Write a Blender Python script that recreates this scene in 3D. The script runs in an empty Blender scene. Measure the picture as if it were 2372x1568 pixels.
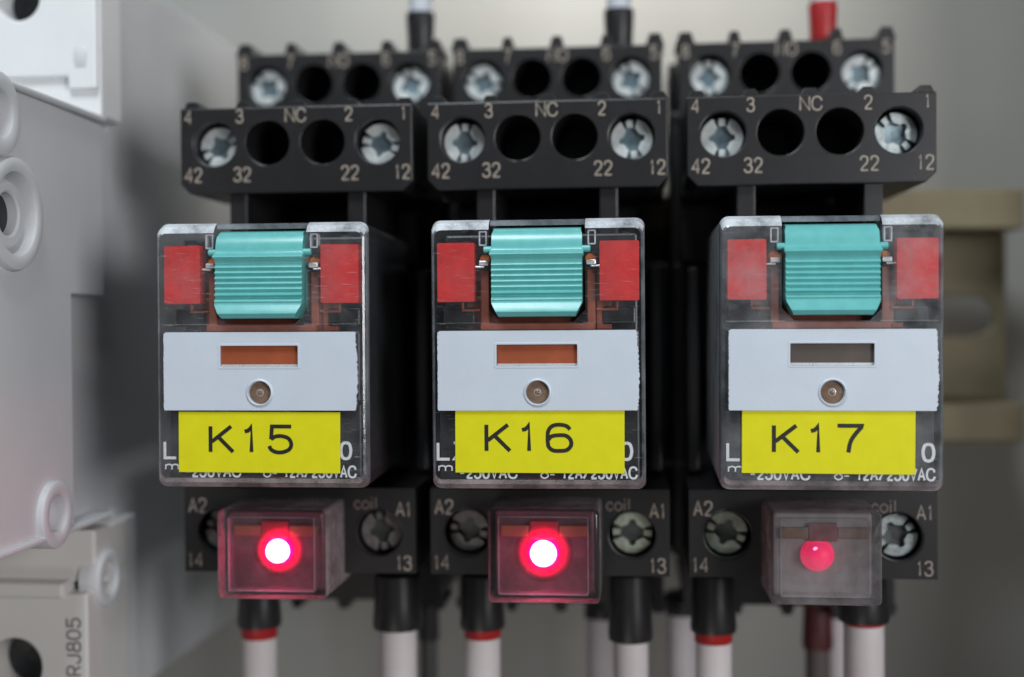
import bpy, bmesh, math, random
from mathutils import Vector, Matrix
R = math.radians
PI = math.pi
random.seed(7)
SC = bpy.context.scene
COL = SC.collection
SC.unit_settings.system = 'METRIC'
SC.unit_settings.scale_length = 0.001          # one unit is one millimetre

# ------------------------------------------------------------------ camera
F, W0, H0 = 2925.0, 2372.0, 1568.0
VPX, VPY = 1456.0, 740.0
CAM = Vector((0, -123, 0))
yaw = math.atan((VPX - W0 / 2) / F)
pitch = math.atan((H0 / 2 - VPY) / F)
ROT = Matrix.Rotation(yaw, 3, 'Z') @ Matrix.Rotation(PI / 2 - pitch, 3, 'X') @ Matrix.Rotation(R(-0.42), 3, 'Z')
cd = bpy.data.cameras.new('camera')
cam = bpy.data.objects.new('camera', cd); COL.objects.link(cam)
cam.matrix_world = Matrix.Translation(CAM) @ ROT.to_4x4()
cd.sensor_width = 36; cd.lens = 36 * F / W0
cd.clip_start = 1; cd.clip_end = 5000
cd.dof.use_dof = True
cd.dof.focus_distance = 124.0
cd.dof.aperture_fstop = 0.0125
SC.camera = cam

def P(px, py, Y):
    """point of the plane y = Y seen at a pixel of the 2372 x 1568 picture"""
    d = ROT @ Vector(((px - W0 / 2) / F, -(py - H0 / 2) / F, -1))
    return CAM + d * ((Y - CAM.y) / d.y)

# ------------------------------------------------------------------ light
w = bpy.data.worlds.new('World'); SC.world = w; w.use_nodes = True
bg = w.node_tree.nodes['Background']
bg.inputs[0].default_value = (0.80, 0.90, 1.0, 1); bg.inputs[1].default_value = 0.06

def area(name, loc, target, sx, sy, power, col):
    l = bpy.data.lights.new(name, 'AREA'); l.shape = 'RECTANGLE'; l.size = sx; l.size_y = sy
    l.energy = power; l.color = col
    o = bpy.data.objects.new(name, l); COL.objects.link(o); o.location = loc
    o.rotation_euler = (Vector(target) - Vector(loc)).to_track_quat('-Z', 'Y').to_euler()
    return o
area('ceiling_lamp', (-45, -105, 180), (-10, 0, 0), 80, 70, 285000, (0.86, 0.95, 1.0))
area('right_fill', (185, -215, 25), (-30, 10, -10), 110, 110, 440000, (0.97, 0.98, 1.0))  # added fill from the front right, brightens the breaker side
pl_ = area('panel_fill', (-6, 56, 108), (-4, 78, 46), 66, 10, 29000, (1.0, 0.94, 0.87)); pl_.data.spread = R(80)  # added light strip, brightens the top of the back panel
area('bounce_light', (-80, -290, -190), (-20, 10, -20), 160, 80, 90000, (1.0, 0.90, 0.82))

SC.view_settings.view_transform = 'Standard'
SC.view_settings.look = 'None'
SC.view_settings.exposure = 0.12
SC.view_settings.gamma = 1.0
SC.view_settings.use_curve_mapping = False
SC.render.engine = 'CYCLES'
SC.cycles.max_bounces = 14
SC.cycles.transparent_max_bounces = 24
SC.cycles.caustics_reflective = False
SC.cycles.caustics_refractive = False
SC.render.resolution_x = 1024; SC.render.resolution_y = 677

# ------------------------------------------------------------------ materials
def nodes(name):
    m = bpy.data.materials.new(name); m.use_nodes = True
    nt = m.node_tree
    return m, nt, nt.nodes['Principled BSDF'], nt.nodes['Material Output']

def noise(nt, scale, detail=4, rough=0.6):
    tc = nt.nodes.new('ShaderNodeTexCoord')
    n = nt.nodes.new('ShaderNodeTexNoise'); n.inputs['Scale'].default_value = scale
    n.inputs['Detail'].default_value = detail; n.inputs['Roughness'].default_value = rough
    nt.links.new(tc.outputs['Object'], n.inputs['Vector'])
    return n

def ramp(nt, src, stops):
    r = nt.nodes.new('ShaderNodeValToRGB')
    el = r.color_ramp.elements
    while len(el) < len(stops): el.new(0.5)
    for e, (p, c) in zip(el, stops):
        e.position = p; e.color = tuple(c) + (1,) if len(c) == 3 else c
    nt.links.new(src, r.inputs[0]); return r

def plastic(name, col, rough=0.45, var=0.12, scale=0.35, bump=0.04, bscale=4.0, metal=0.0, spec=0.5, dust=0.0, sss=0.0, coat=0.0):
    m, nt, b, out = nodes(name)
    n = noise(nt, scale)
    lo = [max(0, c * (1 - var)) for c in col]; hi = [min(1, c * (1 + var)) for c in col]
    r = ramp(nt, n.outputs['Fac'], [(0.3, lo), (0.7, hi)])
    src = r.outputs[0]
    if dust:
        n3 = noise(nt, 2.2, 6, 0.8)
        r3 = ramp(nt, n3.outputs['Fac'], [(0.60, (0, 0, 0)), (0.74, (dust, dust, dust))])
        mx = nt.nodes.new('ShaderNodeMixRGB'); mx.inputs[2].default_value = (0.55, 0.52, 0.48, 1)
        nt.links.new(r3.outputs[0], mx.inputs[0]); nt.links.new(src, mx.inputs[1]); src = mx.outputs[0]
    nt.links.new(src, b.inputs['Base Color'])
    n2 = noise(nt, bscale, 3)
    rr = nt.nodes.new('ShaderNodeMapRange')
    rr.inputs['To Min'].default_value = max(0.02, rough - 0.1); rr.inputs['To Max'].default_value = min(1, rough + 0.1)
    nt.links.new(n2.outputs['Fac'], rr.inputs['Value']); nt.links.new(rr.outputs[0], b.inputs['Roughness'])
    b.inputs['Metallic'].default_value = metal
    b.inputs['Specular IOR Level'].default_value = spec
    b.inputs['Coat Weight'].default_value = coat; b.inputs['Coat Roughness'].default_value = 0.2
    if sss:
        b.inputs['Subsurface Weight'].default_value = sss
        b.inputs['Subsurface Radius'].default_value = (1, 1, 1); b.inputs['Subsurface Scale'].default_value = 0.8
    if bump:
        bp = nt.nodes.new('ShaderNodeBump'); bp.inputs['Strength'].default_value = bump; bp.inputs['Distance'].default_value = 0.3
        nt.links.new(n2.outputs['Fac'], bp.inputs['Height']); nt.links.new(bp.outputs[0], b.inputs['Normal'])
    return m

def clear(name, tint=(0.93, 0.94, 0.96), haze=0.03, hazecol=(0.7, 0.72, 0.75), speck=0.35, gloss=1.0, rough=0.07, ior=1.5, speck_at=0.63, edge=0.25, scratch=0.0):
    """thin clear plastic: see-through, fresnel shine, a faint haze, scratches and dust"""
    m, nt, b, out = nodes(name)
    nt.nodes.remove(b)
    tr = nt.nodes.new('ShaderNodeBsdfTransparent'); tr.inputs[0].default_value = tuple(tint) + (1,)
    gl = nt.nodes.new('ShaderNodeBsdfGlossy'); gl.inputs['Roughness'].default_value = rough
    df = nt.nodes.new('ShaderNodeBsdfDiffuse'); df.inputs[0].default_value = tuple(hazecol) + (1,)
    lf = nt.nodes.new('ShaderNodeLayerWeight'); lf.inputs[0].default_value = 0.5
    p5 = nt.nodes.new('ShaderNodeMath'); p5.operation = 'POWER'; p5.inputs[1].default_value = 5.0
    fr = nt.nodes.new('ShaderNodeMath'); fr.operation = 'MULTIPLY_ADD'; fr.inputs[1].default_value = 0.9; fr.inputs[2].default_value = 0.04
    nt.links.new(lf.outputs['Facing'], p5.inputs[0]); nt.links.new(p5.outputs[0], fr.inputs[0])
    n = noise(nt, 3.0, 8, 0.85)
    r = ramp(nt, n.outputs['Fac'], [(speck_at, (0, 0, 0)), (speck_at + 0.12, (speck, speck, speck))])
    wv = noise(nt, 0.25, 4, 0.6)
    r2 = ramp(nt, wv.outputs['Fac'], [(0.35, (haze * 0.4,) * 3), (0.7, (haze * 1.8,) * 3)])
    if scratch:
        mp = nt.nodes.new('ShaderNodeMapping'); tc = nt.nodes.new('ShaderNodeTexCoord')
        mp.inputs['Rotation'].default_value = (0, 0.6, 0); mp.inputs['Scale'].default_value = (0.35, 1, 5.0)
        ns = nt.nodes.new('ShaderNodeTexNoise'); ns.inputs['Scale'].default_value = 1.5; ns.inputs['Detail'].default_value = 5
        nt.links.new(tc.outputs['Object'], mp.inputs[0]); nt.links.new(mp.outputs[0], ns.inputs['Vector'])
        rs = ramp(nt, ns.outputs['Fac'], [(0.62, (0, 0, 0)), (0.72, (scratch,) * 3)])
        ad = nt.nodes.new('ShaderNodeMath'); ad.operation = 'ADD'
        nt.links.new(rs.outputs[0], ad.inputs[0]); nt.links.new(r2.outputs[0], ad.inputs[1]); r2 = ad
    lw = nt.nodes.new('ShaderNodeLayerWeight'); lw.inputs[0].default_value = 0.35
    e = nt.nodes.new('ShaderNodeMath'); e.operation = 'MULTIPLY'; e.inputs[1].default_value = edge
    pw = nt.nodes.new('ShaderNodeMath'); pw.operation = 'POWER'; pw.inputs[1].default_value = 2.0
    nt.links.new(lw.outputs['Facing'], pw.inputs[0]); nt.links.new(pw.outputs[0], e.inputs[0])
    a1 = nt.nodes.new('ShaderNodeMath'); a1.operation = 'ADD'
    a2 = nt.nodes.new('ShaderNodeMath'); a2.operation = 'ADD'; a2.use_clamp = True
    nt.links.new(r.outputs[0], a1.inputs[0]); nt.links.new(r2.outputs[0], a1.inputs[1])
    nt.links.new(a1.outputs[0], a2.inputs[0]); nt.links.new(e.outputs[0], a2.inputs[1])
    m1 = nt.nodes.new('ShaderNodeMixShader'); m2 = nt.nodes.new('ShaderNodeMixShader')
    nt.links.new(a2.outputs[0], m1.inputs[0]); nt.links.new(tr.outputs[0], m1.inputs[1]); nt.links.new(df.outputs[0], m1.inputs[2])
    g = nt.nodes.new('ShaderNodeMath'); g.operation = 'MULTIPLY'; g.inputs[1].default_value = gloss
    nt.links.new(fr.outputs[0], g.inputs[0])
    nt.links.new(g.outputs[0], m2.inputs[0]); nt.links.new(m1.outputs[0], m2.inputs[1]); nt.links.new(gl.outputs[0], m2.inputs[2])
    bp = nt.nodes.new('ShaderNodeBump'); bp.inputs['Strength'].default_value = 0.12; bp.inputs['Distance'].default_value = 0.2
    nb = noise(nt, 1.1, 5, 0.7); nt.links.new(nb.outputs['Fac'], bp.inputs['Height'])
    nt.links.new(bp.outputs[0], gl.inputs['Normal'])
    nt.links.new(m2.outputs[0], out.inputs[0])
    return m

def glow(name, col, s):
    m, nt, b, out = nodes(name)
    b.inputs['Base Color'].default_value = tuple(col) + (1,)
    b.inputs['Emission Color'].default_value = tuple(col) + (1,)
    b.inputs['Emission Strength'].default_value = s
    return m

M = {}
M['black'] = plastic('black_plastic', (0.0185, 0.0175, 0.0185), 0.36, 0.15, bump=0.05, bscale=7, dust=0.03)
M['black_deep'] = plastic('black_plastic_inner', (0.012, 0.012, 0.013), 0.6, 0.1, spec=0.2)
M['black_case'] = plastic('black_relay_body', (0.02, 0.02, 0.022), 0.35, 0.2, dust=0.12)
M['print'] = plastic('beige_print', (0.40, 0.34, 0.28), 0.7, 0.25, scale=3, bump=0)
M['print_dim'] = plastic('faded_print', (0.23, 0.18, 0.16), 0.7, 0.2, scale=3, bump=0)
M['white_print'] = plastic('white_print', (0.62, 0.64, 0.66), 0.6, 0.1, scale=3, bump=0)
M['zinc'] = plastic('zinc_plated_steel', (0.84, 0.88, 0.87), 0.30, 0.14, scale=1.2, metal=0.35, bump=0.1)
M['zinc_worn'] = plastic('worn_zinc_steel', (0.42, 0.47, 0.47), 0.36, 0.35, scale=1.4, metal=0.35, bump=0.15)
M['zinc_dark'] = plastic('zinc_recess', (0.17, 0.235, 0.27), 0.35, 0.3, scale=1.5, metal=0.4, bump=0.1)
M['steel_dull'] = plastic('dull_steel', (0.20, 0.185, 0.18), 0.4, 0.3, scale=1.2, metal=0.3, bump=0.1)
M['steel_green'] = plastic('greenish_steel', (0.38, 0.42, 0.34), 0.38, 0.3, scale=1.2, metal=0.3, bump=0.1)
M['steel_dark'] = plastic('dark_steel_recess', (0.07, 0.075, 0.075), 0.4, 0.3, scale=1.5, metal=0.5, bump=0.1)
M['case'] = clear('clear_polycarbonate', tint=(0.97, 0.97, 0.98), haze=0.028, speck=0.22, speck_at=0.60, edge=0.05, scratch=0.2)
M['case_k15'] = clear('clear_polycarbonate_dusty', tint=(0.97, 0.97, 0.98), haze=0.06, speck=0.3, speck_at=0.58, edge=0.05, scratch=0.3)
M['case_k17'] = clear('clear_polycarbonate_hazy', tint=(0.96, 0.96, 0.97), haze=0.13, speck=0.15, speck_at=0.62, edge=0.05, scratch=0.15)
M['rim_low'] = clear('clear_lower_edge', haze=0.45, speck=0.3, speck_at=0.58, hazecol=(0.50, 0.42, 0.43), edge=0.3, rough=0.15)
M['side'] = clear('clear_side', haze=0.02, speck=0.22, speck_at=0.60, edge=0.10)
M['side_lit'] = clear('lit_haze_clear_side', haze=0.85, hazecol=(0.85, 0.88, 0.92), speck=0.35, speck_at=0.58, edge=0.4)  # K17 side that should look lit: its brightness is put into the haze
M['rim'] = clear('clear_edge', haze=0.20, speck=0.4, speck_at=0.58, hazecol=(0.6, 0.64, 0.7), edge=0.5, gloss=1.6, rough=0.12)  # pale haze imitates bright reflections along the case edges
M['frost'] = clear('frosted_polycarbonate', haze=0.60, speck=0.25, speck_at=0.50, hazecol=(0.76, 0.80, 0.85), rough=0.25, edge=0.3, gloss=1.5)
M['teal'] = plastic('turquoise_plastic', (0.15, 0.52, 0.51), 0.32, 0.06, scale=0.8, bump=0, coat=0.35)
M['red'] = plastic('red_plastic', (0.60, 0.018, 0.016), 0.55, 0.2, scale=0.4, bump=0.1, bscale=2.5, dust=0.12)
M['rust'] = plastic('brown_orange_plastic', (0.30, 0.075, 0.04), 0.5, 0.25, scale=0.4)
M['orange'] = plastic('orange_plastic', (0.80, 0.20, 0.03), 0.45, 0.15)
M['strip'] = plastic('dim_orange_strip', (0.17, 0.085, 0.045), 0.5, 0.2)
M['holder'] = plastic('red_lamp_holder', (0.15, 0.01, 0.02), 0.4, 0.2)
M['flag_orange'] = plastic('orange_indicator_card', (0.33, 0.07, 0.022), 0.6, 0.12)
M['flag_grey'] = plastic('grey_indicator_card', (0.085, 0.065, 0.055), 0.6, 0.15)
M['metal_tab'] = plastic('bright_contact_metal', (0.8, 0.8, 0.8), 0.3, 0.1, metal=0.4)
M['plate'] = plastic('bluish_white_plastic', (0.62, 0.68, 0.76), 0.40, 0.025, scale=0.3, bump=0.04, bscale=2.5, sss=0.0)
M['brown_lens'] = plastic('brown_lens', (0.20, 0.13, 0.09), 0.12, 0.25, scale=1.0, coat=0.5)
M['yellow'] = plastic('yellow_vinyl', (0.76, 0.715, 0.010), 0.55, 0.035, scale=0.5, bump=0.04, bscale=1.2, spec=0.25)
M['ink'] = plastic('black_ink', (0.012, 0.013, 0.010), 0.6, 0.3, scale=3, bump=0)
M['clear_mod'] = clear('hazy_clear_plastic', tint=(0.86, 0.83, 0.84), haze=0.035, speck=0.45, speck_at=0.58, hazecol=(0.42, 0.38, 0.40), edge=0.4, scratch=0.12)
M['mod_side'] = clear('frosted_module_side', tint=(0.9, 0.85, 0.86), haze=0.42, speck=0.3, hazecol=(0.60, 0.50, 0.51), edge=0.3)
M['clear_mod_grey'] = clear('hazy_clear_grey_plastic', tint=(0.86, 0.85, 0.85), haze=0.14, speck=0.3, speck_at=0.60, hazecol=(0.55, 0.53, 0.54), edge=0.45)
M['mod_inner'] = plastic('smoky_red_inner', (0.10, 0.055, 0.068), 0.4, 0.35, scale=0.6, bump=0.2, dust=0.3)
M['mod_inner_grey'] = plastic('smoky_grey_inner', (0.27, 0.235, 0.235), 0.45, 0.15, scale=0.4, bump=0.1, dust=0.1)
M['led_hot'] = glow('led_bright', (1.0, 0.20, 0.38), 30)
M['led_rim'] = glow('led_red', (1.0, 0.0, 0.06), 9)
M['led_dim'] = glow('led_dim', (1.0, 0.0, 0.12), 0.6)
M['led_spot'] = glow('led_core', (1.0, 0.25, 0.75), 2.2)
M['breaker'] = plastic('light_grey_plastic', (0.66, 0.665, 0.68), 0.5, 0.03, scale=0.1, bump=0.05, bscale=3)
M['breaker_white'] = plastic('pale_plastic', (0.84, 0.84, 0.84), 0.5, 0.03, scale=0.1, bump=0.03)
M['breaker_warm'] = plastic('warm_grey_plastic', (0.70, 0.68, 0.64), 0.5, 0.03, scale=0.1, bump=0.03)
M['hole_dark'] = plastic('dark_metal_hole', (0.02, 0.024, 0.028), 0.4, 0.3)
M['grey_print'] = plastic('grey_print', (0.22, 0.20, 0.19), 0.7, 0.2, scale=3, bump=0)
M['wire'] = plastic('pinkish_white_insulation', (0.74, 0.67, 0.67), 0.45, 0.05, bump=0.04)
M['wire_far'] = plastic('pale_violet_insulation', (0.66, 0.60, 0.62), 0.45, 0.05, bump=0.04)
M['wire_blue'] = plastic('pale_blue_insulation', (0.62, 0.64, 0.70), 0.45, 0.05, bump=0.04)
M['wire_dark'] = plastic('dark_brown_insulation', (0.10, 0.08, 0.07), 0.5, 0.1)
M['wire_grey'] = plastic('dark_grey_insulation', (0.07, 0.07, 0.07), 0.5, 0.1)
M['sleeve'] = plastic('black_sleeve', (0.022, 0.021, 0.022), 0.33, 0.1, bump=0.03)
M['sleeve_red'] = plastic('red_sleeve', (0.42, 0.018, 0.02), 0.4, 0.1)
M['sleeve_darkred'] = plastic('dark_red_sleeve', (0.07, 0.008, 0.010), 0.4, 0.1)
M['brass'] = plastic('yellow_zinc_steel', (0.33, 0.275, 0.17), 0.45, 0.3, scale=0.06, metal=0.25, bump=0.05)
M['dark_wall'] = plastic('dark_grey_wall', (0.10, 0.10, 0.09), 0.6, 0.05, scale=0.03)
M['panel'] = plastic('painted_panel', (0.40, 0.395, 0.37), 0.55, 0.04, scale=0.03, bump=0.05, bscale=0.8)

def lens(name, col):  # soft-edged shell material imitating the glow around a lit lamp
    m, nt, b, out = nodes(name); nt.nodes.remove(b)
    tr = nt.nodes.new('ShaderNodeBsdfTransparent'); tr.inputs[0].default_value = (1, 1, 1, 1)
    tl = nt.nodes.new('ShaderNodeBsdfTranslucent'); tl.inputs[0].default_value = tuple(col) + (1,)
    lw = nt.nodes.new('ShaderNodeLayerWeight'); lw.inputs[0].default_value = 0.5
    r = ramp(nt, lw.outputs['Facing'], [(0.03, (0.30,) * 3), (0.50, (0, 0, 0))])
    r.color_ramp.interpolation = 'EASE'
    mx = nt.nodes.new('ShaderNodeMixShader')
    nt.links.new(r.outputs[0], mx.inputs[0]); nt.links.new(tr.outputs[0], mx.inputs[1]); nt.links.new(tl.outputs[0], mx.inputs[2])
    nt.links.new(mx.outputs[0], out.inputs[0]); return m
M['lens'] = lens('red_lamp_halo', (0.60, 0.0, 0.10))

# ------------------------------------------------------------------ object helpers
def empty(name, loc, label, cat, group=None):
    o = bpy.data.objects.new(name, None); COL.objects.link(o); o.location = loc
    o.empty_display_size = 3
    o['label'] = label; o['category'] = cat
    if group: o['group'] = group
    return o

def obj(name, bm, mats, parent=None, bevel=0, seg=2, smooth=False, ang=35):
    me = bpy.data.meshes.new(name)
    bmesh.ops.recalc_face_normals(bm, faces=bm.faces)
    bm.to_mesh(me); bm.free()
    if not isinstance(mats, (list, tuple)): mats = [mats]
    for m in mats: me.materials.append(m)
    if smooth:
        for p in me.polygons: p.use_smooth = True
        try: me.set_sharp_from_angle(angle=R(ang))
        except Exception: pass
    o = bpy.data.objects.new(name, me); COL.objects.link(o)
    if parent: o.parent = parent
    if bevel:
        b = o.modifiers.new('bevel', 'BEVEL'); b.width = bevel; b.segments = seg
        b.limit_method = 'ANGLE'; b.angle_limit = R(40)
    return o

def bx(bm, x0, x1, y0, y1, z0, z1, mi=0):
    v = [bm.verts.new(p) for p in [(x0, y0, z0), (x1, y0, z0), (x1, y1, z0), (x0, y1, z0), (x0, y0, z1), (x1, y0, z1), (x1, y1, z1), (x0, y1, z1)]]
    for f in [(0, 3, 2, 1), (4, 5, 6, 7), (0, 1, 5, 4), (1, 2, 6, 5), (2, 3, 7, 6), (3, 0, 4, 7)]:
        fc = bm.faces.new([v[i] for i in f]); fc.material_index = mi

def box(x0, x1, y0, y1, z0, z1):
    bm = bmesh.new(); bx(bm, x0, x1, y0, y1, z0, z1); return bm

def circ(cx, cz, r, n=40, a0=0):
    return [(cx + r * math.cos(a0 + 2 * PI * i / n), cz + r * math.sin(a0 + 2 * PI * i / n)) for i in range(n)]

def prism(bm, outline, holes, a, b, axis='y', mi=0):
    """flat outline with holes, extruded from a to b along an axis"""
    def mk(p, t):
        return (p[0], t, p[1]) if axis == 'y' else (t, p[0], p[1])
    lays = []
    for t in (a, b):
        loops = []; edges = []
        for lp in [outline] + list(holes):
            vs = [bm.verts.new(mk(p, t)) for p in lp]
            loops.append(vs)
            for i in range(len(vs)): edges.append(bm.edges.new((vs[i], vs[(i + 1) % len(vs)])))
        res = bmesh.ops.triangle_fill(bm, use_beauty=True, use_dissolve=False, edges=edges)
        for g in res['geom']:
            if isinstance(g, bmesh.types.BMFace): g.material_index = mi
        lays.append(loops)
    for la, lb in zip(*lays):
        n = len(la)
        for i in range(n):
            j = (i + 1) % n
            f = bm.faces.new((la[i], la[j], lb[j], lb[i])); f.material_index = mi
    return bm

def rrect(x0, x1, z0, z1, r, n=5):
    pts = []
    for cx, cz, a in ((x1 - r, z1 - r, 0), (x0 + r, z1 - r, 90), (x0 + r, z0 + r, 180), (x1 - r, z0 + r, 270)):
        for i in range(n + 1):
            t = R(a + 90 * i / n); pts.append((cx + r * math.cos(t), cz + r * math.sin(t)))
    return pts

def lathe(bm, prof, c, axis='z', n=32, cap=True, mi=0):
    """prof: (radius, distance along the axis) pairs"""
    rings = []
    for r, t in prof:
        ring = []
        for i in range(n):
            a = 2 * PI * i / n; u, v = r * math.cos(a), r * math.sin(a)
            p = {'z': (c[0] + u, c[1] + v, c[2] + t), 'y': (c[0] + u, c[1] + t, c[2] + v), 'x': (c[0] + t, c[1] + u, c[2] + v)}[axis]
            ring.append(bm.verts.new(p))
        rings.append(ring)
    for a, b in zip(rings, rings[1:]):
        for i in range(n):
            f = bm.faces.new((a[i], a[(i + 1) % n], b[(i + 1) % n], b[i])); f.material_index = mi
    if cap:
        for rg in (rings[0], rings[-1]):
            f = bm.faces.new(rg); f.material_index = mi
    return bm

def tube(bm, pts, rad, n=20, mi=0):
    pts = [Vector(p) for p in pts]
    rings = []
    for i, p in enumerate(pts):
        d = (pts[min(i + 1, len(pts) - 1)] - pts[max(i - 1, 0)]).normalized()
        s = d.cross(Vector((0, 1, 0))).normalized(); t = d.cross(s)
        r = rad[i] if isinstance(rad, (list, tuple)) else rad
        rings.append([bm.verts.new(p + s * r * math.cos(2 * PI * k / n) + t * r * math.sin(2 * PI * k / n)) for k in range(n)])
    for a, b in zip(rings, rings[1:]):
        for k in range(n):
            bm.faces.new((a[k], a[(k + 1) % n], b[(k + 1) % n], b[k])).material_index = mi
    for rg in (rings[0], rings[-1]): bm.faces.new(rg).material_index = mi
    return bm

# ---- lettering
def ribbon(bm, pts, wd, y, t=0.03):
    pts = [Vector(p) for p in pts]; n = len(pts); rows = []
    for i in range(n):
        d1 = (pts[i] - pts[i - 1]).normalized() if i else None
        d2 = (pts[i + 1] - pts[i]).normalized() if i < n - 1 else None
        d = ((d1 or d2) + (d2 or d1)).normalized(); nn = Vector((-d.y, d.x))
        k = 1.0
        if d1 and d2: k = 1 / max(0.6, nn.dot(Vector((-d1.y, d1.x))))
        a = pts[i] + nn * wd / 2 * k; b = pts[i] - nn * wd / 2 * k
        rows.append([bm.verts.new((q.x, yy, q.y)) for q, yy in ((a, y), (b, y), (b, y + t), (a, y + t))])
    for r0, r1 in zip(rows, rows[1:]):
        for k in range(4): bm.faces.new((r0[k], r0[(k + 1) % 4], r1[(k + 1) % 4], r1[k]))
    bm.faces.new(rows[0]); bm.faces.new(rows[-1])

def catmull(p, n=5):
    q = [p[0]] + list(p) + [p[-1]]; out = []
    for i in range(1, len(q) - 2):
        for k in range(n):
            t = k / n
            out.append(tuple(0.5 * (2 * b + (c - a) * t + (2 * a - 5 * b + 4 * c - d) * t * t + (3 * b - a - 3 * c + d) * t ** 3)
                             for a, b, c, d in zip(q[i - 1], q[i], q[i + 1], q[i + 2])))
    out.append(tuple(p[-1])); return out

STROKE = {
    'K': [[(0, 0), (0, 1)], [(0.92, 1), (0.06, 0.40)], [(0.33, 0.60), (1.0, 0)]],
    '1': [[(0, 0.80), (0.16, 0.83), (0.30, 0.92), (0.34, 1.0), (0.34, 0)]],
    '5': [[(0.97, 1), (0.12, 1), (0.08, 0.50)], 'c', [(0.08, 0.50), (0.28, 0.61), (0.58, 0.62), (0.85, 0.53), (0.97, 0.32), (0.88, 0.11), (0.60, 0.0), (0.30, 0.0), (0.08, 0.10), (0.0, 0.24)]],
    '6': ['c', [(0.95, 0.82), (0.80, 0.95), (0.50, 1.0), (0.20, 0.95), (0.03, 0.76), (0, 0.45), (0.01, 0.30)], 'c', [(0.01, 0.32), (0.04, 0.16), (0.22, 0.02), (0.50, 0), (0.80, 0.03), (0.98, 0.19), (0.98, 0.40), (0.80, 0.57), (0.50, 0.60), (0.18, 0.56), (0.04, 0.44)]],
    '7': [[(0, 1), (0.98, 1), (0.95, 0.9)], 'c', [(0.96, 0.94), (0.70, 0.66), (0.52, 0.38), (0.44, 0)]],
}
STROKE.update({
    '0': ['c', [(0.5, 1), (0.15, 0.9), (0.0, 0.5), (0.15, 0.1), (0.5, 0), (0.85, 0.1), (1, 0.5), (0.85, 0.9), (0.5, 1)]],
    'O': ['c', [(0.5, 1), (0.15, 0.88), (0.0, 0.5), (0.15, 0.12), (0.5, 0), (0.85, 0.12), (1, 0.5), (0.85, 0.88), (0.5, 1)]],
    '2': ['c', [(0.03, 0.72), (0.12, 0.92), (0.5, 1.0), (0.88, 0.9), (0.95, 0.70), (0.80, 0.50), (0.40, 0.27), (0.08, 0.02)], [(0.04, 0.0), (1.0, 0.0)]],
    '3': ['c', [(0.03, 0.80), (0.2, 0.96), (0.5, 1.0), (0.85, 0.92), (0.9, 0.72), (0.7, 0.55), (0.38, 0.53)], 'c', [(0.38, 0.53), (0.8, 0.5), (1.0, 0.28), (0.85, 0.06), (0.5, 0.0), (0.15, 0.06), (0.0, 0.25)]],
    '4': [[(0.76, 0.0), (0.76, 1.0), (0.0, 0.30), (1.0, 0.28)]],
    '8': ['c', [(0.5, 1), (0.14, 0.92), (0.12, 0.66), (0.5, 0.53), (0.88, 0.66), (0.86, 0.92), (0.5, 1)], 'c', [(0.5, 0.53), (0.03, 0.40), (0.05, 0.08), (0.5, 0), (0.95, 0.08), (0.97, 0.40), (0.5, 0.53)]],
    'A': [[(0, 0), (0.5, 1), (1, 0)], [(0.18, 0.34), (0.82, 0.34)]],
    'N': [[(0, 0), (0, 1), (1, 0), (1, 1)]],
    'C': ['c', [(0.97, 0.70), (0.82, 0.92), (0.5, 1.0), (0.15, 0.88), (0.0, 0.5), (0.15, 0.12), (0.5, 0.0), (0.84, 0.08), (1.0, 0.33)]],
    'V': [[(0, 1), (0.5, 0), (1, 1)]],
    'L': [[(0, 1), (0, 0), (1, 0)]],
    'Z': [[(0, 1), (1, 1), (0, 0), (1, 0)]],
    'R': [[(0, 0), (0, 1)], 'c', [(0, 1), (0.7, 1), (0.95, 0.88), (0.95, 0.6), (0.7, 0.48), (0.0, 0.47)], [(0.5, 0.47), (1, 0)]],
    'J': ['c', [(0.9, 1), (0.9, 0.6), (0.88, 0.15), (0.5, 0.0), (0.1, 0.1), (0.0, 0.3)]],
    '/': [[(0, 0), (1, 1)]],
    '-': [[(0, 0.45), (1, 0.45)]],
    'm': [[(0, 0), (0, 1)], 'c', [(0, 0.7), (0.2, 1), (0.48, 0.8), (0.5, 0)], 'c', [(0.5, 0.7), (0.7, 1), (0.98, 0.8), (1.0, 0)]],
    'c': ['c', [(0.97, 0.52), (0.5, 0.72), (0.0, 0.36), (0.5, 0.0), (1.0, 0.2)]],
    'o': ['c', [(0.5, 0.72), (0.0, 0.5), (0.0, 0.2), (0.5, 0), (1.0, 0.2), (1.0, 0.5), (0.5, 0.72)]],
    'i': [[(0.5, 0), (0.5, 0.7)], [(0.5, 0.85), (0.5, 1.0)]],
    'l': [[(0.5, 0), (0.5, 1.0)]],
})
WIDE = {'1': 0.62, 'i': 0.3, 'l': 0.3, 'N': 1.3, 'C': 1.4, 'A': 1.1, 'O': 1.35, '-': 0.7, 'm': 1.5}
def stroke_char(bm, ch, x, z, wd, h, th, y):
    cur = False; k = 0
    for s in STROKE[ch]:
        if s == 'c': cur = True; continue
        pts = [(x + a * wd, z + b * h) for a, b in s]
        if cur: pts = catmull(pts, 4)
        ribbon(bm, pts, th, y - 0.003 * k, 0.03 + 0.003 * k); k += 1; cur = False

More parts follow.
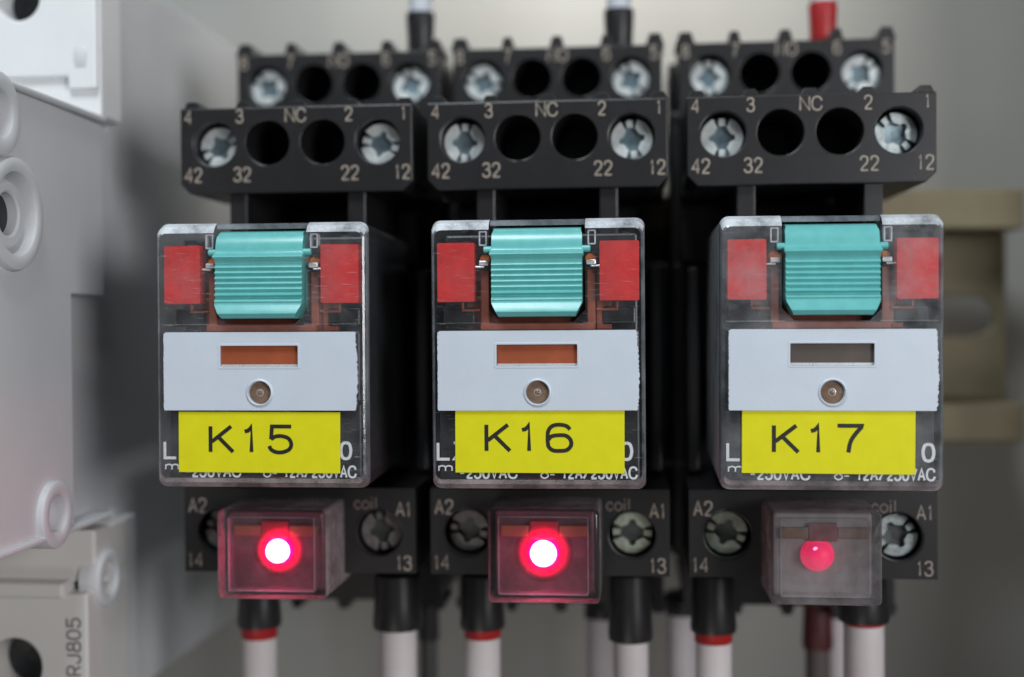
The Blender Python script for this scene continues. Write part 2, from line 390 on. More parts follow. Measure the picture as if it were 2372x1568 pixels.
def glyphs(bm, s, cx, cz, y, h, wd=None, rot=0, th=None, gap=0.30, cw=0.52):
    """print in thin strokes on a plane facing -y, centred on cx, cz"""
    unit = h * cw; th = th or h * 0.108
    ws = [unit * WIDE.get(c, 1.0) for c in s]; tot = sum(ws) + unit * gap * (len(s) - 1) * 1.25
    k = (wd / tot) if wd else 1.0
    b2 = bmesh.new(); x = -tot * k / 2
    for c, w_ in zip(s, ws):
        stroke_char(b2, c, x + (unit * 0.1 * k if c == '1' else 0), -h / 2, w_ * k, h, th, 0)
        x += (w_ + unit * gap * 1.25) * k
    for v in b2.verts:
        u, t = v.co.x, v.co.z
        if rot: u, t = u * math.cos(rot) - t * math.sin(rot), u * math.sin(rot) + t * math.cos(rot)
        v.co = (cx + u, y + v.co.y, cz + t)
    me = bpy.data.meshes.new('t'); b2.to_mesh(me); b2.free(); bm.from_mesh(me); bpy.data.meshes.remove(me)

def text(parent, s, cx, cz, y, h, mat, name='printed_mark', **k):
    bm = bmesh.new(); glyphs(bm, s, cx, cz, y, h, **k)
    return obj(name, bm, mat, parent)

# ------------------------------------------------------------------ the setting
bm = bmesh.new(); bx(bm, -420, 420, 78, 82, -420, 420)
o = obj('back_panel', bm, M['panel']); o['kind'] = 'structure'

bm = bmesh.new(); bx(bm, 76, 79, -12, 77.9, -420, 420)  # unseen wall added to keep the right-hand fill off the back panel
o = obj('unseen_shade_wall', bm, M['dark_wall']); o['kind'] = 'structure'

# ------------------------------------------------------------------ mounting rail
xr = P(2350, 740, 62).x
rail = empty('mounting_rail', (0, 66, 0), 'yellow passivated steel top-hat rail with an oblong slot, behind the sockets', 'rail')
bm = bmesh.new()
slots = []
for k in range(4):
    x1 = P(2303, 740, 66).x - 25 * k
    slots.append([(x1 - 2.9 + 2.9 * math.cos(R(a)), 0.0 + 2.9 * math.sin(R(a))) for a in range(-90, 91, 15)] +
                 [(x1 - 14.1 + 2.9 * math.cos(R(a)), 0.0 + 2.9 * math.sin(R(a))) for a in range(90, 271, 15)])
prism(bm, [(-57, -12), (xr, -12), (xr, 12), (-57, 12)], slots, 0, 1.2)
obj('web', bm, M['brass'], rail, 0.3)
for s in (1, -1):
    z = lambda a, b: (min(s * a, s * b), max(s * a, s * b))
    bm = bmesh.new()
    bx(bm, -57, xr, -7.5, 1.0, *z(12.02, 13.2)); bx(bm, -57, xr, -8.7, -7.52, *z(12.02, 17.6))
    obj('flange', bm, M['brass'], rail, 0.4)

# ------------------------------------------------------------------ screws
def screw(parent, x, y, z, ang=0.0, mats=None, r=2.28):
    """slotted cross-head screw with two little lands standing in the slot"""
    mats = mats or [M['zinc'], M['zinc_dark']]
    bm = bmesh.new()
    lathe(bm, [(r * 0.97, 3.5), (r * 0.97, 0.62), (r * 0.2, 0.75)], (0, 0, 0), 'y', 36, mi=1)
    for s in (0, PI):
        a0, a1 = R(24), R(156)
        outer = [(r * math.cos(a0 + (a1 - a0) * i / 20 + s), r * math.sin(a0 + (a1 - a0) * i / 20 + s)) for i in range(21)]
        inner = []
        for i in range(21):
            a = a1 + (a0 - a1) * i / 20
            dd = abs(math.degrees(a) - 90)
            q = 1.02 + (0.42 if dd < 10 else 0.42 * max(0, 1 - (dd - 10) / 14)) + 0.20 * max(0, (dd - 42) / 24)
            inner.append((q * r / 2.28 * math.cos(a + s), q * r / 2.28 * math.sin(a + s)))
        prism(bm, outer + inner, [], 0, 0.7)
        c, d = math.cos(s), math.sin(s)
        prism(bm, [(c * 1.28, -0.34), (c * 2.12, -0.34), (c * 2.12, 0.34), (c * 1.28, 0.34)], [], 0.03, 0.7)
    bmesh.ops.rotate(bm, verts=bm.verts, cent=(0, 0, 0), matrix=Matrix.Rotation(ang, 3, 'Y'))
    bmesh.ops.rotate(bm, verts=bm.verts, cent=(0, 0, 0), matrix=Matrix.Rotation(R(random.uniform(-5, 5)), 3, 'X') @ Matrix.Rotation(R(random.uniform(-5, 5)), 3, 'Z'))
    o = obj('screw', bm, mats, parent, 0.07, 1)
    o.location = (x, y, z)
    return o

# ------------------------------------------------------------------ sockets
def teeth(bm, xs, y0, y1, z, h, wd):
    for x, k in xs:
        ww = wd * k
        prism(bm, [(x - ww / 2, z), (x + ww / 2, z), (x + ww * 0.28, z + h), (x - ww * 0.28, z + h)], [], y0, y1)

def block_outline(hw, z0, z1, cut):
    return [(-hw, z0 + cut), (-hw + cut, z0), (hw - cut, z0), (hw, z0 + cut), (hw, z1), (-hw, z1)]

def make_socket(px, label, angs, lower, right=None):
    cx = P(px, 318, 14).x
    t = empty('relay_socket', (cx, 14, 0), label, 'relay socket', 'black relay sockets on the rail')
    HW = 13.05
    # main cradle behind the relay, y is measured from the terminal faces
    bm = bmesh.new()
    bx(bm, -14.1, 10.4, 24, 47, 7.02, 26); bx(bm, -14.1, 13.9, 24.02, 47, -30, 7); bx(bm, -12.9, 10.2, 21, 24.01, 7, 14)
    bx(bm, -12.6, -11.2, 12, 24.05, -18, 6); bx(bm, 11.2, 12.6, 12, 24.05, -18, 6)
    obj('body', bm, M['black'], t, 0.3)
    for s in (-6.75, 6.65):
        bm = bmesh.new(); bx(bm, s - 1.0, s + 1.0, 0.8, 20.9, 4, 15.0)
        prism(bm, [(s - 1.25, 6.9), (s + 1.25, 6.9), (s + 1.25, 7.5), (s - 1.25, 7.5)], [], 0.6, 3)
        obj('rib', bm, M['black'], t, 0.15)
    # front upper terminal row
    hx = (-9.2, -3.15, 3.05, 9.2)
    bm = bmesh.new()
    prism(bm, block_outline(HW, 14.2, 23.7, 1.1), [circ(x, 19.75, 2.47) for x in hx], 0, 12)
    bx(bm, -12.9, 12.9, 12.05, 26, 14.6, 23.6)
    teeth(bm, [(-12.0, 1.0), (-6.2, 0.9), (0.1, 1.1), (6.1, 0.9), (12.1, 1.0)], 0.9, 6, 23.69, 0.9, 2.1)
    up = obj('upper_terminal_block', bm, M['black'], t, 0.12)
    for s, x in (('4', -12.15), ('3', -6.3), ('NC', 0.05), ('2', 6.0), ('1', 12.15)): text(up, s, x, 22.75, -0.02, 1.42, M['print'])
    for s, x in (('42', -11.6), ('32', -6.05), ('22', 6.1), ('12', 11.95)): text(up, s, x, 16.3, -0.02, 1.5, M['print'])
    screw(up, hx[0], 2.0, 19.6, angs[0]); screw(up, hx[3], 1.8, 19.6, angs[1], right)
    # rear upper terminal row
    bm = bmesh.new()
    prism(bm, block_outline(HW, 24.2, 34.0, 0.5), [circ(x, 30.1, 2.45) for x in hx], 21, 33)
    bx(bm, -13.9, 12.9, 33.05, 47, 20.5, 33.9)
    teeth(bm, [(-12.2, 1.3), (-6.2, 0.9), (0.0, 1.05), (6.2, 0.95), (12.2, 1.25)], 21.5, 28, 33.99, 1.5, 1.9)
    rr = obj('rear_terminal_block', bm, M['black'], t, 0.12)
    for s, x in (('8', -12.2), ('7', -6.2), ('NO', 0.1), ('6', 6.2), ('5', 12.1)): text(rr, s, x, 33.0, 20.97, 1.55, M['print'])
    screw(rr, hx[0] - 0.1, 22.2, 29.9, angs[2]); screw(rr, hx[3], 22.2, 29.9, angs[3])
    # coil terminal row
    bm = bmesh.new()
    prism(bm, block_outline(HW, -27.9, -18.5, 0.01), [circ(-8.95, -23.3, 2.55), circ(9.0, -23.4, 2.55)], 0, 12)
    bx(bm, -12.9, 12.9, 12.05, 20.9, -27.7, -18.6)
    lo = obj('coil_terminal_block', bm, M['black'], t, 0.45, 3)
    for x, z in ((-8.95, -23.3), (9.0, -23.4)):
        bm = bmesh.new()
        lathe(bm, [(2.54, 0.7), (2.54, -0.12), (2.64, -0.15), (2.72, -0.08), (2.74, 0.3)], (x, 0, z), 'y', 40, cap=False)
        obj('rim', bm, M['black'], lo, smooth=True)
    for s, x, z in (('A2', -11.55, -20.5), ('A1', 11.75, -20.8), ('14', -11.85, -26.6), ('13', 11.75, -26.75)): text(lo, s, x, z, -0.02, 1.5, M['print'])
    text(lo, 'coil', 7.5, -20.15, -0.02, 1.3, M['print_dim'])
    screw(lo, -9.0, 1.4, -23.3, angs[4], lower[0]); screw(lo, 9.0, 1.4, -23.4, angs[5], lower[1])
    # rear lower row
    bm = bmesh.new()
    bx(bm, -12.9, 12.9, 21, 47, -35.6, -28.0); bx(bm, -13.9, 13.9, 26, 46, -30, -28.02)
    teeth(bm, [(-12.2, 1.3), (-6.2, 0.9), (0.0, 1.05), (6.2, 0.95), (12.2, 1.25)], 21.5, 28, -35.59, -1.3, 1.9)
    obj('lower_rear_block', bm, M['black'], t, 0.12)
    return t

dull = [M['steel_dull'], M['steel_dark']]; green = [M['steel_green'], M['steel_dark']]
make_socket(684, 'black socket carrying the K15 relay, nearest the grey breaker', (R(150), R(15), R(40), R(70), R(20), R(80)), (dull, dull))
make_socket(1266, 'middle black socket carrying the K16 relay', (R(92), R(82), R(20), R(60), R(12), R(2)), (dull, green))
dullzinc = [M['zinc_worn'], M['zinc_dark']]
make_socket(1878, 'black socket carrying the K17 relay, beside the slotted rail end', (R(90), R(50), R(88), R(130), R(20), R(-30)), (green, [M['zinc_worn'], M['steel_dark']]), dullzinc)

# ------------------------------------------------------------------ relays
def ring_pts(hw, h, r, it, il, y, n=5, ib=None):
    """rounded rectangle, inset it at the top and il elsewhere; extra points where the lever notch is"""
    x0, x1, z0, z1 = -hw + il, hw - il, -h + (il if ib is None else ib), -it
    rr = max(0.15, r - il * 0.5)
    pts = []
    for cx, cz, a in ((x1 - rr, z1 - rr, 0), (x0 + rr, z1 - rr, 90), (x0 + rr, z0 + rr, 180), (x1 - rr, z0 + rr, 270)):
        for i in range(n + 1):
            t = R(a + 90 * i / n); pts.append((cx + rr * math.cos(t), y, cz + rr * math.sin(t)))
        if a == 0: pts += [(4.72, y, z1), (-4.72, y, z1)]
    return pts

def make_case(parent, front, side, hw=10.5, h=26.6, depth=27):
    bm = bmesh.new(); N = 5; rings = []
    for y, it, il, ib in ((depth, 0.3, 0.5, 0.5), (1.3, 0.0, 0.0, 0.0), (0.55, 0.35, 0.06, 0.12), (0.12, 0.9, 0.22, 0.6), (0.0, 1.05, 0.42, 1.05)):
        rings.append([bm.verts.new(p) for p in ring_pts(hw, h, 0.9, it, il, y, ib=ib)])
    n = len(rings[0]); i0 = N + 1                     # index of the (4.72) point
    for k in range(len(rings) - 1):
        a, b = rings[k], rings[k + 1]
        for i in range(n):
            j = (i + 1) % n
            if i == i0: continue                      # open above the lever
            f = bm.faces.new((a[i], a[j], b[j], b[i]))
            if k >= 1 and (i < i0 + 3 or i < N + 1 or (i0 < i <= i0 + N)) and k < 4 and a[i].co.z > -1.2 and a[j].co.z > -1.2:
                f.material_index = 1
            if k == 0: f.material_index = 2
            elif f.material_index == 0: f.material_index = 4 if max(a[i].co.z, a[j].co.z) < -h + 1.2 else 3
    fr = rings[-1]
    notch = [(-4.72, -8.95), (-3.55, -10.15), (3.55, -10.15), (4.72, -8.95)]
    nf = [bm.verts.new((x, 0.0, z)) for x, z in reversed(notch)]     # from +x to -x
    bm.faces.new([v for v in fr[:i0 + 1]] + nf + [v for v in fr[i0 + 1:]])
    nb = [bm.verts.new((x, 3.4, z)) for x, z in reversed(notch)]
    tl = bm.verts.new((4.72, 3.4, -0.1)); tr = bm.verts.new((-4.72, 3.4, -0.1))
    fw = [fr[i0]] + nf + [fr[i0 + 1]]; bw = [tl] + nb + [tr]
    for i in range(len(fw) - 1):
        bm.faces.new((fw[i], fw[i + 1], bw[i + 1], bw[i]))
    # step line across the front just above the faceplate
    bx(bm, -hw + 0.5, -4.4, -0.08, -0.02, -10.25, -10.12); bx(bm, 4.4, hw - 0.5, -0.08, -0.02, -10.25, -10.12)
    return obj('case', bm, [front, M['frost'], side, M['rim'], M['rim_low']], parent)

def make_lever(parent):
    prof = [(0.75, 2.4), (0.85, 1.3), (0.95, 0.85), (1.15, 0.45), (1.5, 0.12), (1.9, -0.12), (2.3, -0.26), (2.7, -0.32), (3.05, -0.34),
            (3.12, -0.40), (3.26, -0.66), (3.40, -0.92), (3.50, -0.98), (3.60, -0.94), (3.75, -0.72), (4.0, -0.52), (4.22, -0.42)]
    z = 4.28
    for k in range(5):
        prof += [(z + 0.02, -0.44), (z + 0.12, -0.60), (z + 0.22, -0.70), (z + 0.28, -0.70), (z + 0.40, -0.54), (z + 0.50, -0.43)]; z += 0.54
    prof += [(7.02, -0.46), (7.12, -0.64), (7.24, -0.82), (7.32, -0.82), (7.40, -0.62), (7.50, -0.46), (7.62, -0.46), (7.72, -0.62), (7.84, -0.84), (7.92, -0.88), (7.98, -0.80),
             (8.05, -0.78), (8.3, -0.90), (8.65, -1.08), (9.0, -1.26), (9.14, -1.30), (9.24, -1.22), (9.5, -0.95), (9.60, -0.8), (9.63, -0.4), (9.6, 1.5)]
    def hw(z):
        if z < 1.2: return 4.30
        if 3.1 <= z <= 3.6: return 4.56
        if z > 8.15: return 4.46 - (z - 8.15) * 0.52
        return 4.42
    bm = bmesh.new(); rows = []
    for zz, y in prof: rows.append([bm.verts.new((s * hw(zz), y, -zz)) for s in (-1, 0, 1)])
    for a, b in zip(rows, rows[1:]):
        bm.faces.new((a[0], a[1], b[1], b[0])); bm.faces.new((a[1], a[2], b[2], b[1]))
    for c in (0, 2):
        back = [bm.verts.new((r[c].co.x, 2.4, r[c].co.z)) for r in rows]
        for i in range(len(rows) - 1):
            bm.faces.new((rows[i][c], rows[i + 1][c], back[i + 1], back[i]))
    o = obj('lever', bm, M['teal'], parent, smooth=True, ang=50)
    for s in (-1, 1):
        bm = bmesh.new(); lathe(bm, [(0.34, 0.0), (0.34, 0.72), (0.26, 0.8)], (s * 4.43, 0.0, -3.02), 'x', 16)
        if s < 0:
            for v in bm.verts: v.co.x = -4.43 - (v.co.x + 4.43)
        obj('pivot_pin', bm, M['teal'], o, smooth=True)
    return o

def make_relay(pxl, pxr, pyt, name, label, flag, rnd, stk, yoff=0.0):
    a = P(pxl, pyt, yoff); b = P(pxr, pyt, yoff)
    t = empty('plug_in_relay', ((a.x + b.x) / 2, yoff, (a.z + b.z) / 2), label, 'relay', 'clear cased relays plugged into the sockets')
    rg = random.Random(rnd)
    hw = (b.x - a.x) / 2; print('relay half width', name, hw, t.location)
    make_case(t, M[{'K15': 'case_k15', 'K16': 'case', 'K17': 'case_k17'}[name]], M['side_lit' if name == 'K17' else 'side'], hw)
    # black coil body inside
    bm = bmesh.new()
    bx(bm, -9.8, 9.8, 5.5, 29, -25.6, -1.2)
    bx(bm, -9.6, -6.4, 2.4, 5.6, -10.4, -8.6); bx(bm, 6.3, 9.6, 2.4, 5.6, -10.4, -8.6)
    bx(bm, -9.9, 9.9, 1.4, 5.52, -25.7, -18.2)
    bx(bm, -9.9, 9.9, 0.9, 1.45, -18.0, -10.9)
    obj('coil_body', bm, M['black_case'], t, 0.2)
    # frame in brown-orange plastic seen around the lever
    bm = bmesh.new()
    bx(bm, -5.7, 5.7, 3.9, 5.45, -11.4, -4.9)
    bx(bm, -5.65, -4.85, 1.2, 3.95, -10.8, -4.95); bx(bm, 4.85, 5.65, 1.2, 3.95, -10.8, -4.95)
    bx(bm, -7.2, -5.7, 2.6, 3.8, -10.9, -5.0); bx(bm, 5.7, 7.2, 2.6, 3.8, -10.9, -5.0); bx(bm, -5.62, 5.62, 0.3, 3.8, -10.92, -10.25)
    bx(bm, -7.6, -5.7, 1.1, 1.5, -9.05, -8.8); bx(bm, -7.6, -7.35, 1.1, 1.5, -8.8, -7.9)
    bx(bm, 5.7, 7.9, 1.1, 1.5, -9.05, -8.8); bx(bm, 7.65, 7.9, 1.1, 1.5, -8.8, -8.1)
    bx(bm, -6.6, -5.66, 1.9, 2.4, -6.1, -5.7); bx(bm, -6.4, -5.66, 1.9, 2.4, -7.9, -7.5)
    obj('frame', bm, M['rust'], t, 0.08, 1)
    for s in (-1, 1):
        bm = bmesh.new(); lathe(bm, [(0.2, 1.3), (0.50, 1.35), (0.58, 1.7), (0.58, 3.2)], (s * 5.22, 0, -3.95), 'y', 16)
        obj('contact_arm', bm, M['orange'], t, smooth=True)
        bm = bmesh.new()
        bx(bm, min(s * 4.8, s * 5.75), max(s * 4.8, s * 5.75), 0.5, 1.2, -4.55, -4.05)
        bx(bm, min(s * 5.2, s * 6.2), max(s * 5.2, s * 6.2), 0.6, 1.1, -4.78, -4.56)
        obj('contact_tab', bm, M['metal_tab'], t, 0.1)
        bm = bmesh.new()
        x0, x1 = sorted((s * 4.95, s * 5.75))
        prism(bm, rrect(x0, x1, -2.6, -1.15, 0.1), [rrect(x0 + 0.14, x1 - 0.14, -2.46, -1.29, 0.05)], 0.6, 1.6)
        obj('lever_guide', bm, M['frost'], t)
    bm = bmesh.new(); bx(bm, -4.68, 4.68, 0.9, 1.25, -0.62, -0.18); bx(bm, -4.68, 4.68, 1.3, 1.6, -0.16, -0.05)
    obj('top_bar', bm, M['rim'], t, 0.05, 1)
    # red side tags
    for x0, x1 in ((-9.85, -6.16), (6.1, 9.95)):
        bm = bmesh.new()
        z0, z1 = -8.1, -2.3
        out = rrect(x0, x1, z0, z1, 0.16, 3)
        out = [(x + rg.uniform(-.03, .03), z + rg.uniform(-.03, .03)) for x, z in out]
        prism(bm, out, [], 0.12, 1.9)
        obj('red_tag', bm, M['red'], t)
    make_lever(t)
    # faceplate with window and lamp hole
    bm = bmesh.new()
    x0, x1, z0, z1 = -9.85, 9.9, -18.75, -10.95
    out = [(x0 + 0.1, z0), (x1 - 0.25, z0 + 0.0)]
    k = 46
    for i in range(1, k):
        zz = z0 + (z1 - z0) * i / k
        bulge = 0.16 * math.sin(PI * min(1, i / k * 1.15))
        out.append((x1 - 0.18 + bulge + rg.uniform(-.09, .07), zz))
    out += [(x1 - 0.30, z1 - 0.02), (x0 + 0.28, z1)]
    for i in range(1, k):
        zz = z1 + (z0 - z1) * i / k
        out.append((x0 + 0.06 + rg.uniform(-.03, .03), zz))
    prism(bm, out, [rrect(-4.0, 3.92, -14.45, -12.3, 0.12, 3), circ(0.0, -17.0, 1.14, 36)], -0.42, -0.05)
    fp = obj('faceplate', bm, M['plate'], t, 0.05, 2)
    bm = bmesh.new()
    prism(bm, rrect(-4.2, 4.12, -14.62, -12.12, 0.2, 4), [rrect(-3.98, 3.9, -14.43, -12.32, 0.1, 4)], -0.46, -0.40)
    obj('window_frame', bm, M['plate'], fp, 0.05, 2)
    bm = bmesh.new()
    lathe(bm, [(1.12, 0.0), (1.14, -0.46), (1.22, -0.56), (1.34, -0.52), (1.42, -0.40)], (0, 0, -17.0), 'y', 40, cap=False)
    obj('lamp_bezel', bm, M['plate'], fp, smooth=True, ang=60)
    bm = bmesh.new(); bx(bm, -3.95, 3.9, -0.12, -0.06, -14.42, -14.18)
    obj('window_sill', bm, M['metal_tab'], fp)
    bm = bmesh.new(); bx(bm, -3.99, 3.91, -0.045, 0.0, -14.4, -12.3)
    obj('indicator_card', bm, M[flag], t)
    bm = bmesh.new(); lathe(bm, [(1.12, 0.1), (1.12, -0.1), (0.9, -0.14), (0.32, -0.16), (0.28, -0.26), (0.15, -0.33)], (0, 0, -17.0), 'y', 30)
    lamp = obj('indicator_lamp', bm, M['brown_lens'], t, smooth=True, ang=50)
    bm = bmesh.new(); lathe(bm, [(0.36, 0), (0.36, -0.04), (0.29, -0.05), (0.29, 0)], (0, -0.15, -17.0), 'y', 20, cap=False)
    obj('lamp_tip', bm, M['metal_tab'], lamp, smooth=True)
    # printed lettering under the sticker
    yy = -0.05; wp = M['white_print']
    text(t, 'L', -9.3, -22.75, yy, 1.6, wp, wd=1.15, th=0.28)
    text(t, 'Z', -7.75, -22.75, yy, 1.6, wp, wd=1.1, th=0.28)
    text(t, '0', 8.6 if name != 'K17' else 9.0, -22.75, yy, 1.6, wp, wd=1.0, th=0.30)
    text(t, 'm', -9.15, -24.45, yy, 0.5, wp, wd=1.3, th=0.14)
    text(t, '-250VAC', -4.9, -24.85, yy, 1.1, wp, wd=5.6, th=0.2)
    text(t, 'o-', 0.95, -25.0, yy, 0.8, wp, wd=1.3, th=0.14)
    text(t, '12A/250VAC', 6.0, -24.85, yy, 1.1, wp, wd=7.2, th=0.2)
    t.rotation_euler = (R(rg.uniform(-.3, .3)), R({'K15': 0.12, 'K16': -0.05, 'K17': 0.2}[name]), 0)
    # yellow sticker
    sx0, sx1, sz0, sz1, tx = stk
    bm = bmesh.new()
    bend = 0.02
    prism(bm, [(sx0, sz0), (sx1, sz0 - 0.05), (sx1 + 0.03, sz1 - 0.03), (sx0 + 0.02, sz1)], [], -0.20, -0.09)
    st = obj('sticker', bm, M['yellow'], t, 0.03, 1)
    zb = sz1 - 4.0
    for ch, x, wd in ((name[0], tx, 2.3), (name[1], tx + 3.5, 2.0), (name[2], tx + 6.0, 2.3)):
        bm = bmesh.new(); stroke_char(bm, ch, x, zb, wd, 2.55, 0.38, -0.23); obj('printed_letter' if ch == 'K' else 'printed_digit', bm, M['ink'], st)
    return t

make_relay(358, 848, 514, 'K15', 'clear cased relay with yellow K15 sticker and turquoise lever, nearest the breaker', 'flag_orange', 1, (-8.4, 8.05, -24.95, -18.9, -5.1))
make_relay(995, 1494, 505, 'K16', 'clear cased relay with yellow K16 sticker and turquoise lever, in the middle', 'flag_orange', 2, (-8.15, 8.4, -24.85, -18.7, -5.05))
make_relay(1668, 2191, 496, 'K17', 'clear cased relay with yellow K17 sticker and grey window, beside the rail end', 'flag_grey', 3, (-8.55, 7.75, -24.8, -18.75, -5.5))

# ------------------------------------------------------------------ indicator modules
def make_module(pxl, pxr, pyt, pyb, label, lit, led, yf=5.0):
    a = P(pxl, pyt, yf); b = P(pxr, pyb, yf)
    cx = (a.x + b.x) / 2; cz = (a.z + b.z) / 2; hw = (b.x - a.x) / 2; hh = (a.z - b.z) / 2
    t = empty('indicator_module', (cx, yf, cz), label, 'indicator module', 'lit indicator modules below the relays')
    cm = M['clear_mod'] if lit else M['clear_mod_grey']
    bm = bmesh.new()
    prof = rrect(-hw, hw, -hh, hh, 0.5, 4)
    rings = []
    for y, s, dz in ((0.0, 0.955, 0), (0.18, 0.985, 0), (0.6, 1.0, 0), (8.9, 1.01, 0.0), (12.5, 1.01, 0.0)):
        rings.append([bm.verts.new((x * s, y, z * s + dz)) for x, z in prof])
    for r0, r1 in zip(rings, rings[1:]):
        for i in range(len(prof)):
            j = (i + 1) % len(prof); f = bm.faces.new((r0[i], r0[j], r1[j], r1[i]))
            if r1[i].co.y > 1: f.material_index = 1
    bm.faces.new(rings[0])
    obj('cover', bm, [cm, M['mod_side']], t, smooth=True, ang=40)
    bm = bmesh.new()
    rings = []
    for y, s in ((0.9, 0.82), (8.6, 0.80)):
        rings.append([bm.verts.new((x * s, y, z * s)) for x, z in prof])
    for i in range(len(prof)):
        j = (i + 1) % len(prof); bm.faces.new((rings[0][i], rings[0][j], rings[1][j], rings[1][i]))
    obj('cover_lining', bm, cm, t)
    bm = bmesh.new()
    prism(bm, rrect(-hw * 0.82, hw * 0.80, -hh * 0.84, hh * 0.84, 0.2, 3), [rrect(-hw * 0.82 + 0.12, hw * 0.80 - 0.12, -hh * 0.84 + 0.12, hh * 0.84 - 0.12, 0.15, 3)], 0.55, 0.95)
    obj('inner_frame', bm, M['rim'], t)
    bm = bmesh.new(); bx(bm, -hw * 0.9, hw * 0.9, 2.6, 11.5, -hh * 0.9, hh * 0.9)
    inner = obj('core', bm, M['mod_inner' if lit else 'mod_inner_grey'], t, 0.3)
    bm = bmesh.new()
    bx(bm, -hw * 0.80, -hw * 0.28, 2.1, 2.65, hh * 0.36, hh * 0.60); bx(bm, hw * 0.26, hw * 0.80, 2.1, 2.65, hh * 0.36, hh * 0.60)
    obj('terminal_strip', bm, M['strip'], t, 0.1)
    bm = bmesh.new(); bx(bm, -hw * 0.27, hw * 0.25, 2.0, 2.62, hh * 0.30, hh * 0.70)
    obj('lamp_holder', bm, M['holder'], t, 0.1)
    lx = P(led[0], led[1], yf + 1.4); r = led[2]
    x, z = lx.x - cx, lx.z - cz
    bm = bmesh.new()
    lathe(bm, [(r * 1.1, 2.58), (r * 1.08, 2.45), (r * 1.0, 2.25), (r * 0.95, 1.9)], (x, 0, z), 'y', 32)
    rim = obj('lamp_rim', bm, M['led_rim'] if lit else M['led_dim'], t, smooth=True)
    bm = bmesh.new()
    if lit:
        prof2 = [(r * 0.93, 1.9), (r * 0.90, 1.55)] + [(r * 0.90 * math.cos(R(q)), 1.55 - r * 0.45 * math.sin(R(q))) for q in (15, 30, 45, 60, 75, 86)]
        lathe(bm, prof2, (x, 0, z), 'y', 32)
        obj('lamp', bm, M['led_hot'], t, smooth=True)
        bm = bmesh.new(); R2 = r * 2.15
        lathe(bm, [(R2 * math.cos(R(q)), 2.55 - 2.25 * math.sin(R(q))) for q in (0, 8, 16, 25, 35, 45, 55, 65, 75, 83, 88)], (x, 0, z), 'y', 40)
        obj('lamp_halo', bm, M['lens'], t, smooth=True, ang=80)  # shell added to draw the red halo around the lamp
        pl = bpy.data.lights.new('lamp_light', 'POINT'); pl.energy = lit * 1.7; pl.color = (1.0, 0.0, 0.13); pl.shadow_soft_size = r * 0.3
        po = bpy.data.objects.new('lamp_light', pl); COL.objects.link(po); po.parent = t; po.location = (x, 0.8, z)
    else:
        prof2 = [(r * 0.93, 1.9), (r * 0.90, 1.55)] + [(r * 0.90 * math.cos(R(q)), 1.55 - r * 0.6 * math.sin(R(q))) for q in (15, 30, 45, 60, 75, 86)]
        lathe(bm, prof2, (x, 0, z), 'y', 32)
        lp = obj('lamp', bm, M['led_dim'], t, smooth=True)
        bm = bmesh.new(); lathe(bm, [(0.34, 0.12), (0.30, -0.02), (0.16, -0.1)], (x - 0.35, 0.95, z + 0.75), 'y', 20)
        obj('lamp_core', bm, M['led_spot'], lp, smooth=True)
    return t

make_module(500, 752, 1182, 1392, 'clear square indicator module glowing bright pink red below the K15 relay', 900, (641, 1278, 1.33))
make_module(1128, 1390, 1180, 1401, 'clear square indicator module glowing brightest, white hot, below the K16 relay', 1100, (1258, 1284, 1.45))
make_module(1786, 2046, 1186, 1406, 'grey hazy indicator module with a dim red lamp below the K17 relay', 0, (1897, 1290, 1.55))

# ------------------------------------------------------------------ wires
def wire(label, px, py_top, py_sleeve, py_ring, Y, r, wmat, smat='sleeve', ring=True, down=True, dx=0.0, group='wires below the sockets', sr=1.25):
    """a wire with a crimp sleeve; runs down (or up) out of the picture"""
    sgn = -1 if down else 1
    p0 = P(px, py_top, Y); p1 = P(px, py_sleeve, Y); p2 = P(px, py_ring, Y)
    x = p0.x; z0 = p0.z; z1 = p1.z; z2 = p2.z
    t = empty('control_wire', (x, Y, z0), label, 'wire', group)
    bm = bmesh.new(); L1 = z1 - z0
    tube(bm, [(0, 0, 0), (0, 0, L1 * 0.5), (0, 0, L1 * 0.9), (0, 0, L1)], [r * sr * 0.92, r * sr * 0.96, r * sr * 1.03, r * sr * 1.0], 24)
    obj('sleeve', bm, M[smat], t, smooth=True)
    if ring:
        bm = bmesh.new(); tube(bm, [(0, 0, L1 - sgn * 0.5), (0, 0, z2 - z0 - sgn * 0.2), (0, 0, z2 - z0)], [r * 1.06, r * 1.05, r * 0.98], 24)
        obj('sleeve_lip', bm, M['sleeve_red'], t, smooth=True)
    bm = bmesh.new()
    pts = []
    zs = (z2 if ring else z1) - z0 - sgn * 0.8
    for k in range(12):
        u = k / 11; pts.append((dx * u * u + 0.25 * math.sin(u * 9 + px) * u, 3.0 * u * u, zs + sgn * 75 * u))
    tube(bm, pts, r, 24)
    obj('insulation', bm, M[wmat], t, smooth=True)
    return t

